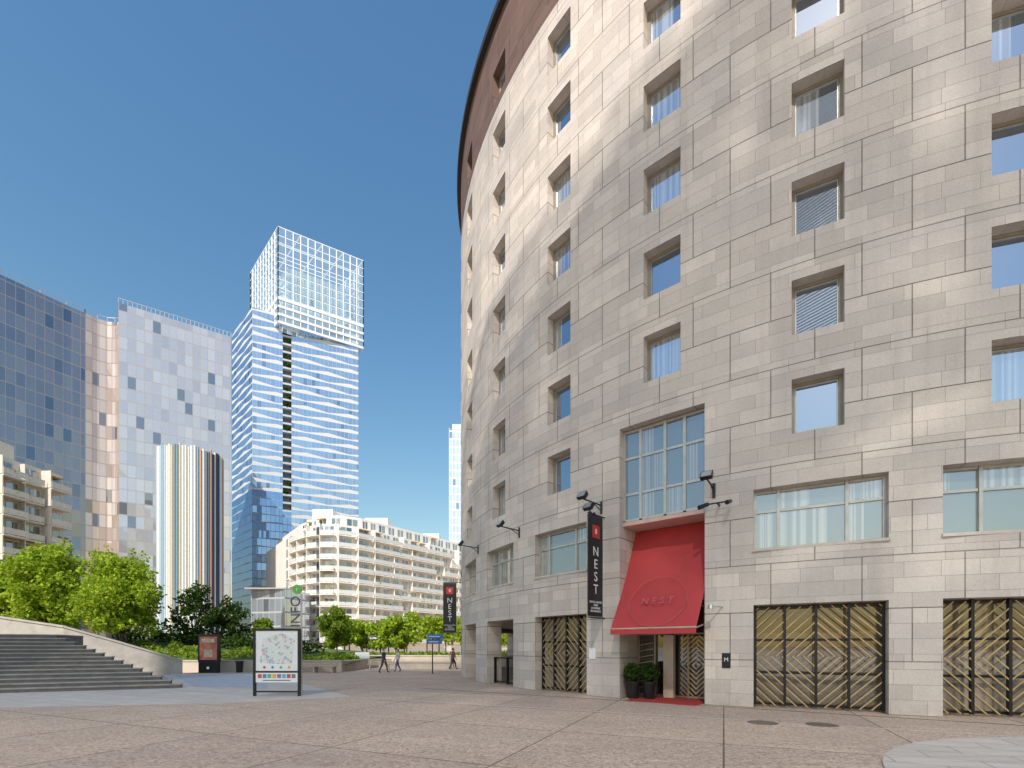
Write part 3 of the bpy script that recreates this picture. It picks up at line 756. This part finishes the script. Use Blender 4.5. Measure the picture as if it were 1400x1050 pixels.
pts = [((-21.7, 31.3), 0.0, .85), ((-24.3, 29.6), 0, 2.0), ((-26.6, 28.2), 0, 2.95), ((-30, 27.2), 0, 3.55), ((-48, 24.5), 0, 5)]
for (p, _, h0), (q, _, h1) in zip(pts, pts[1:]):
    d = (Vector(q) - Vector(p)).normalized(); n = Vector((-d.y, d.x)) * -.35
    p2 = Vector(p) + n; q2 = Vector(q) + n
    rw.hexa([(*p, 0), (*q, 0), (*q2, 0), (*p2, 0), (*p, h0), (*q, h1), (*q2, h1), (*p2, h0)])
    n2 = n.normalized() * .06
    rw.hexa([(p[0] - n2.x, p[1] - n2.y, h0 + .003), (q[0] - n2.x, q[1] - n2.y, h1 + .003), (q2.x + n2.x, q2.y + n2.y, h1 + .003), (p2.x + n2.x, p2.y + n2.y, h0 + .003),
             (p[0] - n2.x, p[1] - n2.y, h0 + .1), (q[0] - n2.x, q[1] - n2.y, h1 + .1), (q2.x + n2.x, q2.y + n2.y, h1 + .1), (p2.x + n2.x, p2.y + n2.y, h0 + .1)])
rw.obj('retaining_wall', M_conc)
g = MB(); nx, ny = 24, 8
def hz(x, y):
    s = max(0, min(1, (-x - 14) / 22)); d = max(0, min(1, (y - 34) / 8))
    return .45 + 1.7 * s * (.4 + .6 * d) + .5 * d
X0, X1, Y0, Y1 = -70, -12, 34.5, 58
for i in range(nx):
    for j in range(ny):
        q = []
        for (a, c) in ((i, j), (i + 1, j), (i + 1, j + 1), (i, j + 1)):
            x = X0 + (X1 - X0) * a / nx; y = Y0 + (Y1 - Y0) * c / ny; q.append((x, y, hz(x, y)))
        g.face(q)
t = NT('lawn'); co = t.n('TexCoord').outputs['Object']
c = t.mix(t.ramp(t.noise(co, 1.5, 6, .7), .35, .65), (.05, .09, .02), (.14, .18, .04))
M_lawn = t.surf(t.n('BsdfPrincipled', {'Base Color': c, 'Roughness': .95}).outputs[0])
g.obj('grass_bank', M_lawn, smooth=True)
def low_wall(name, p, q, h, th=.4):
    b = MB(); p = Vector(p); q = Vector(q); d = (q - p).normalized(); n = Vector((-d.y, d.x)) * th
    b.hexa([(*p, 0), (*q, 0), (*(q + n), 0), (*(p + n), 0), (*p, h), (*q, h), (*(q + n), h), (*(p + n), h)])
    e2 = n.normalized() * .05
    b.hexa([(*(v), zz) for zz in (h + .002, h + .09) for v in (p - e2, q - e2, q + n + e2, p + n + e2)])
    b.obj(name, M_wall)
low_wall('low_planter_wall', (-40, 34), (-12.3, 34.3), .75)
low_wall('low_planter_wall', (-12.3, 34.3), (-11.8, 44), .7)
low_wall('low_planter_wall', (-17, 44.6), (3, 43.2), .95)
low_wall('low_planter_wall', (-11, 39.2), (-5, 38.7), .5)

# ------------------------------------------------------------------ vegetation
def tree(x, y, z0, h, cr, base, n, leaf, mat, seed, nclump=16, trunk=.13, stems=1, name='tree'):
    rng = random.Random(seed); e = empty(name, (x, y, z0)); tb = MB(); lf = MB()
    for s in range(stems):
        ox = 0 if stems == 1 else (s - (stems - 1) / 2) * .35
        tb.tube((ox * .4, 0, -.3), (ox, rng.uniform(-.1, .1), base), trunk, trunk * .75, 8)
    fork = Vector((0, 0, base * .95))
    cl = []
    for k in range(nclump):
        f = (k + .5) / nclump
        zz = base + (h - base) * (.08 + .84 * f)
        prof = max(.25, 1 - abs(f - .38) ** 1.6 * 1.5)
        an = k * 2.4 + rng.uniform(-.5, .5); rr = cr * prof * rng.uniform(.35, .78)
        c = Vector((rr * cos(an), rr * sin(an), zz)); rad = cr * rng.uniform(.28, .44) * (.6 + .4 * prof)
        cl.append((c, rad))
        midp = fork.lerp(c, .5) + Vector((rng.uniform(-.2, .2), rng.uniform(-.2, .2), .15 * h * .3))
        tb.tube(fork, midp, trunk * .5, trunk * .3, 6, cap=False); tb.tube(midp, c, trunk * .3, trunk * .08, 5, cap=False)
    tot = sum(r ** 2 for _, r in cl)
    for c, r in cl:
        leaves(lf, c, r, int(n * r * r / tot), leaf, rng, .8, .2)
        for _ in range(6):
            v = Vector((rng.gauss(0, 1), rng.gauss(0, 1), rng.gauss(.3, .8))).normalized()
            leaves(lf, c + v * r * 1.15, r * .3, int(n * r * r / tot * .05), leaf * .85, rng, 1, 0)
    tb.obj('trunk_and_limbs', M_bark, e, smooth=False); lf.obj('crown', mat, e)
tree(-38.0, 39.0, 1.7, 8.6, 3.1, 1.6, 8500, .21, L_bright, 1, 22, stems=3)
tree(-31.6, 38.5, 1.6, 7.6, 3.5, 1.3, 9500, .21, L_bright, 2, 26, stems=4)
tree(-43.5, 40.5, 1.8, 7.2, 2.4, 1.6, 4500, .22, L_bright, 8, 14, stems=2)
tree(-28.3, 42.5, 1.3, 6.2, 2.2, 1.0, 1700, .22, L_dark, 4, 17, trunk=.1)
tree(-26.3, 44.5, 1.3, 5.2, 1.8, 1.0, 1100, .22, L_dark, 24, 13, trunk=.1)
tree(-17.5, 47.5, 0.9, 4.8, 1.9, 1.4, 2400, .24, L_mid, 5, 12, trunk=.09)
tree(-12.2, 50, 0, 5.2, 1.7, 1.5, 2400, .24, L_bright, 6, 12, trunk=.09)
tree(-24.0, 46, 1.0, 3.6, 1.5, .8, 1300, .24, L_mid, 14, 10, trunk=.08)
lf = MB(); tb = MB(); rng = random.Random(9)
for k in range(22):
    x = -22 + k * 1.4 + rng.uniform(-.4, .4); y = 58 + rng.uniform(-2, 3); h = rng.uniform(4.6, 7.0)
    tb.tube((x, y, 0), (x, y, h * .6), .1, .06, 6)
    for q in range(6):
        leaves(lf, (x + rng.uniform(-1, 1), y + rng.uniform(-1, 1), h * rng.uniform(.4, .85)), rng.uniform(.7, 1.15), 230, .27, rng, .85, .2)
e = empty('distant_trees'); tb.obj('trunks', M_bark, e); lf.obj('crowns', L_bright, e)
lf = MB(); rng = random.Random(12)
for k in range(95):
    x = rng.uniform(-44, -12.6); y = rng.uniform(35.2, 40)
    leaves(lf, (x, y, hz(x, y) + .15), rng.uniform(.35, .8), 95, .16, rng, .7, .3)
lf.obj('shrub_bed', L_mid)
lf = MB()
for k in range(45):
    x = rng.uniform(-34, -18); y = rng.uniform(41, 47)
    leaves(lf, (x, y, hz(x, y) + .4), rng.uniform(.6, 1.2), 110, .2, rng, .8, .3)
lf.obj('hedge', L_dark)
lf = MB()
for k in range(50):
    x = rng.uniform(-17, 3); y = rng.uniform(45.2, 48)
    leaves(lf, (x, y, .9), rng.uniform(.4, .8), 90, .2, rng, .7, .3)
lf.obj('hedge', L_mid)

# ------------------------------------------------------------------ street furniture
e = empty('information_board', (-8.55, 17.3, 0)); b = MB()
for x in (-.81, .81): b.box(x - .04, x + .04, -.05, .05, 0, 2.46)
b.box(-.77, .77, -.05, .05, 2.38, 2.46); b.box(-.77, .77, -.05, .05, .86, .91); b.box(-.77, .77, -.05, .05, .14, .19)
b.obj('frame', M_black, e)
t = NT('map_print'); co = t.n('TexCoord').outputs['Object']
vn = t.n('TexVoronoi', {'Vector': co, 'Scale': 9.0}, feature='DISTANCE_TO_EDGE').outputs[0]
vc = t.n('TexVoronoi', {'Vector': co, 'Scale': 9.0}).outputs['Color']
sc = t.n('SeparateColor', {0: vc})
c = t.mix(t.math('GREATER_THAN', sc.outputs[0], .62), (.66, .72, .68), t.mix(t.math('GREATER_THAN', sc.outputs[1], .5), (.62, .42, .42), (.38, .48, .58)))
c = t.mix(t.math('LESS_THAN', vn, .05), c, (.8, .8, .78))
M_map = t.surf(t.n('BsdfPrincipled', {'Base Color': c, 'Roughness': .25}).outputs[0])
b = MB(); b.box(-.76, .76, -.02, .02, .92, 2.37); b.box(-.76, .76, -.03, .0, .5, .85); b.obj('panel', M_sign, e)
b = MB(); b.face([(-.62, -.024, 1.2), (.55, -.024, 1.15), (.66, -.024, 2.05), (.2, -.024, 2.28), (-.5, -.024, 2.1)]); b.obj('map', M_map, e)
pal = [(.6, .08, .1), (.1, .25, .5), (.15, .4, .2), (.7, .4, .05), (.35, .12, .4), (.1, .45, .55), (.6, .08, .1), (.2, .2, .2)]
for k in range(8):
    b = MB(); x = -.68 + k * .175; b.box(x, x + .14, -.036, -.031, .66, .8); b.obj('pictogram', simple('pictogram_ink', pal[k], .4), e)
b = MB(); b.box(-.5, .5, -.036, -.031, .56, .59); b.obj('caption_line', simple('ink', (.1, .1, .1), .5), e)
for k in range(4):
    b = MB(); b.tube((-.45 + .3 * k, -.03, 1.05), (-.45 + .3 * k, -.026, 1.05), .05, .05, 14); b.obj('map_dot', simple('dot_ink', pal[k], .4), e)
e2 = empty('info_totem', (-7.95, 17.6, 0)); b = MB(); b.tube((.16, 0, 0), (.16, 0, 3.75), .03, .025, 10); b.obj('pole', M_alu, e2)
text('info_letters', 'INFO', .50, simple('grey_letter', (.07, .075, .08), .5), Matrix.Translation((-.05, 0, 3.10)) @ Matrix.Rotation(radians(90), 4, 'X') @ Matrix.Rotation(radians(90), 4, 'Z'), e2, .02)
b = MB(); b.tube((0, .03, 3.92), (0, -.03, 3.92), .17, .17, 24); b.obj('green_disc', simple('green_paint', (.12, .45, .07), .4), e2)
text('disc_letter', 'i', .24, M_sign, Matrix.Translation((0, -.035, 3.92)) @ Matrix.Rotation(radians(90), 4, 'X'), e2, .01)
e = empty('poster_display', (-21.0, 33, 0)); b = MB()
b.box(-.72, .72, -.12, .12, .75, 2.6); b.box(-.66, .66, -.16, .16, 0, .75); b.box(-.76, .76, -.14, .14, 2.6, 2.68); b.obj('housing', M_black, e)
b = MB(); b.box(-.6, .6, -.135, -.121, .9, 2.5); b.obj('poster', simple('poster_print', (.46, .14, .09), .4, var=.7, scale=2.0), e)
b = MB(); b.box(-.45, .45, -.142, -.136, 2.1, 2.35); b.box(-.3, .3, -.142, -.136, 1.1, 1.6); b.obj('poster_picture', simple('poster_cream', (.5, .42, .30), .4, var=.4, scale=5), e)
b = MB(); b.tube((0, -.162, .35), (0, -.17, .35), .1, .1, 16); b.obj('badge', M_sign, e)
e = empty('litter_bin', (-19.2, 33.5, 0)); b = MB(); b.tube((0, 0, 0), (0, 0, .75), .2, .26, 16); b.tube((0, 0, .75), (0, 0, .82), .29, .27, 16); b.obj('body', M_black, e)
e = empty('direction_sign', (-5.35, 32, 0)); b = MB(); b.tube((0, 0, 0), (0, 0, 2.75), .04, .04, 10); b.obj('pole', M_black, e)
b = MB(); b.box(-.35, .75, -.07, -.045, 2.35, 2.65); b.box(-.35, .65, -.07, -.045, 2.0, 2.28); b.obj('blue_plates', simple('blue_enamel', (.03, .14, .42), .4), e)
b = MB(); b.box(-.25, .5, -.075, -.071, 2.48, 2.52); b.box(-.25, .4, -.075, -.071, 2.12, 2.16); b.obj('plate_lettering', M_sign, e)
for (x, y, r) in ((-14.6, 33.4, .1), (-13.0, 33.0, -.2), (-10.2, 36.6, .2)):
    e = empty('park_bench', (x, y, 0)); e.rotation_euler[2] = r; b = MB()
    for s in (-.7, .7): b.box(s - .05, s + .05, -.22, .22, 0, .42); b.beam((s, .22, .42), (s, .34, .85), .05)
    for k in range(4): b.box(-.9, .9, -.24 + k * .12, -.15 + k * .12, .421, .46)
    for k in range(3): b.beam((-.9, .25 + .035 * k, .55 + .13 * k), (.9, .25 + .035 * k, .55 + .13 * k), .03, .09)
    b.obj('seat_and_back', simple('bench_wood', (.36, .30, .23), .7), e)
e = empty('notice_panel', (-12.6, 40.0, 0)); b = MB(); b.box(-.6, .6, -.03, .03, .75, 1.35); b.obj('panel', M_sign, e)
b = MB(); b.box(-.55, -.5, -.02, .02, 0, .75); b.box(.5, .55, -.02, .02, 0, .75); b.obj('legs', M_black, e)

# ------------------------------------------------------------------ people
def person(x, y, rot, top, legs, hair, stride=.28, h=1.7):
    e = empty('person', (x, y, 0)); e.rotation_euler[2] = rot; k = h / 1.72
    V = []; E = []; Rr = []
    def add(p, r, par=None):
        V.append((p[0] * k, p[1] * k, p[2] * k)); Rr.append(r * k)
        if par is not None: E.append((par, len(V) - 1))
        return len(V) - 1
    pel = add((0, 0, .95), .13); ab = add((0, 0, 1.1), .12, pel); che = add((0, .01, 1.3), .15, ab); nk = add((0, .01, 1.45), .06, che)
    for s in (-1, 1):
        st2 = stride * s
        hp = add((.09 * s, 0, .88), .1, pel); kn = add((.1 * s, -st2 * .5 - .04, .5), .07, hp)
        an = add((.1 * s, -st2 + .06, .09 + (.05 if s > 0 else 0)), .046, kn); to = add((.11 * s, -st2 - .12, .035), .035, an)
        sh = add((.18 * s, .01, 1.4), .065, che); el = add((.25 * s, st2 * .35 + .02, 1.13), .046, sh); wr = add((.24 * s, st2 * .5 - .08, .90), .03, el)
    me = D.meshes.new('body'); me.from_pydata(V, E, []); ob = D.objects.new('clothed_body', me); scene.collection.objects.link(ob); ob.parent = e
    md = ob.modifiers.new('skin', 'SKIN')
    for i, r in enumerate(Rr): me.skin_vertices[0].data[i].radius = (r, r)
    me.skin_vertices[0].data[0].use_root = True
    sb = ob.modifiers.new('sub', 'SUBSURF'); sb.levels = 1; sb.render_levels = 2
    t = NT('clothes'); sp = t.n('SeparateXYZ', {0: t.n('TexCoord').outputs['Object']})
    c = t.mix(t.math('GREATER_THAN', sp.outputs[2], .93 * k), legs, top); c = t.mix(t.math('LESS_THAN', sp.outputs[2], .09), c, (.03, .03, .03))
    me.materials.append(t.surf(t.n('BsdfPrincipled', {'Base Color': c, 'Roughness': .8}).outputs[0]))
    skin = simple('skin', (.45, .27, .19), .55)
    bm = bmesh.new(); bmesh.ops.create_uvsphere(bm, u_segments=16, v_segments=12, radius=1)
    for v in bm.verts:
        n = v.co.copy(); v.co = Vector((n.x * .078, n.y * .095, n.z * .118))
        if n.y < -.85 and abs(n.x) < .3 and abs(n.z) < .3: v.co.y -= .02
    bmesh.ops.translate(bm, verts=bm.verts, vec=(0, -.01, 1.6)); bmesh.ops.scale(bm, verts=bm.verts, vec=(k, k, k))
    m = D.meshes.new('head'); bm.to_mesh(m); bm.free(); m.materials.append(skin); o2 = D.objects.new('head', m); scene.collection.objects.link(o2); o2.parent = e
    bm = bmesh.new(); bmesh.ops.create_uvsphere(bm, u_segments=16, v_segments=12, radius=1)
    for v in bm.verts: n = v.co.copy(); v.co = Vector((n.x * .086, n.y * .1 + .018, max(n.z, -.55) * .118 + .02))
    bmesh.ops.translate(bm, verts=bm.verts, vec=(0, -.0, 1.605)); bmesh.ops.scale(bm, verts=bm.verts, vec=(k, k, k))
    m = D.meshes.new('hair'); bm.to_mesh(m); bm.free(); m.materials.append(simple('hair', hair, .6)); o2 = D.objects.new('hair', m); scene.collection.objects.link(o2); o2.parent = e
    hb = MB()
    for s in (-1, 1):
        st2 = stride * s; w0 = Vector((.24 * s, st2 * .5 - .08, .90)) * k
        hb.tube(w0 + Vector((0, 0, .01)), w0 + Vector((0, -.02, -.09)), .024, .034, 8)
        for f in range(4):
            r0 = w0 + Vector((0, -.045 + .018 * f, -.085)); hb.tube(r0, r0 + Vector((-.004 * s, -.008, -.04)), .009, .008, 6); hb.tube(r0 + Vector((-.004 * s, -.008, -.04)), r0 + Vector((-.015 * s, -.01, -.07 + .004 * abs(f - 1.5))), .008, .006, 6)
        hb.tube(w0 + Vector((-.01 * s, -.035, -.03)), w0 + Vector((-.02 * s, -.06, -.085)), .011, .008, 6)
    hb.obj('hands', skin, e)
person(-8.9, 33, radians(70), (.05, .06, .09), (.05, .05, .07), (.03, .02, .015))
person(-8.3, 34.5, radians(-60), (.5, .5, .48), (.10, .12, .2), (.08, .05, .03), .22, 1.65)
person(-4.7, 38.0, radians(100), (.06, .05, .05), (.03, .03, .04), (.02, .02, .02))
person(-5.2, 41.5, radians(10), (.3, .08, .07), (.06, .07, .12), (.05, .03, .02), .15)

# ------------------------------------------------------------------ light, sky, camera
wd = D.worlds.new('World'); scene.world = wd; wd.use_nodes = True; nt = wd.node_tree
bg = nt.nodes['Background']; sky = nt.nodes.new('ShaderNodeTexSky'); sky.sky_type = 'NISHITA'; sky.sun_disc = False
sky.sun_elevation = radians(EL); sky.sun_rotation = math.atan2(hx, hy) % (2 * pi); sky.air_density = 1.85; sky.dust_density = 1.2; sky.ozone_density = 3.4
hs = nt.nodes.new('ShaderNodeHueSaturation'); hs.inputs['Saturation'].default_value = 1.25
nt.links.new(sky.outputs[0], hs.inputs['Color']); nt.links.new(hs.outputs[0], bg.inputs[0]); bg.inputs[1].default_value = .15
sl = D.lights.new('sun', 'SUN'); sl.energy = 5.0; sl.angle = radians(.5); sl.color = (1, .94, .86)
so = D.objects.new('sun', sl); scene.collection.objects.link(so)
so.rotation_euler = tos.to_track_quat('Z', 'Y').to_euler(); so.location = tos * 100
cam = D.cameras.new('camera'); co_ = D.objects.new('camera', cam); scene.collection.objects.link(co_); scene.camera = co_
co_.location = (0, 0, 1.78); co_.rotation_euler = (radians(90), 0, 0)
cam.sensor_width = 36; cam.lens = 650 / 1400 * 36; cam.shift_y = .257; cam.clip_end = 6000; cam.clip_start = .05
scene.view_settings.view_transform = 'Standard'; scene.view_settings.look = 'None'; scene.view_settings.exposure = 0
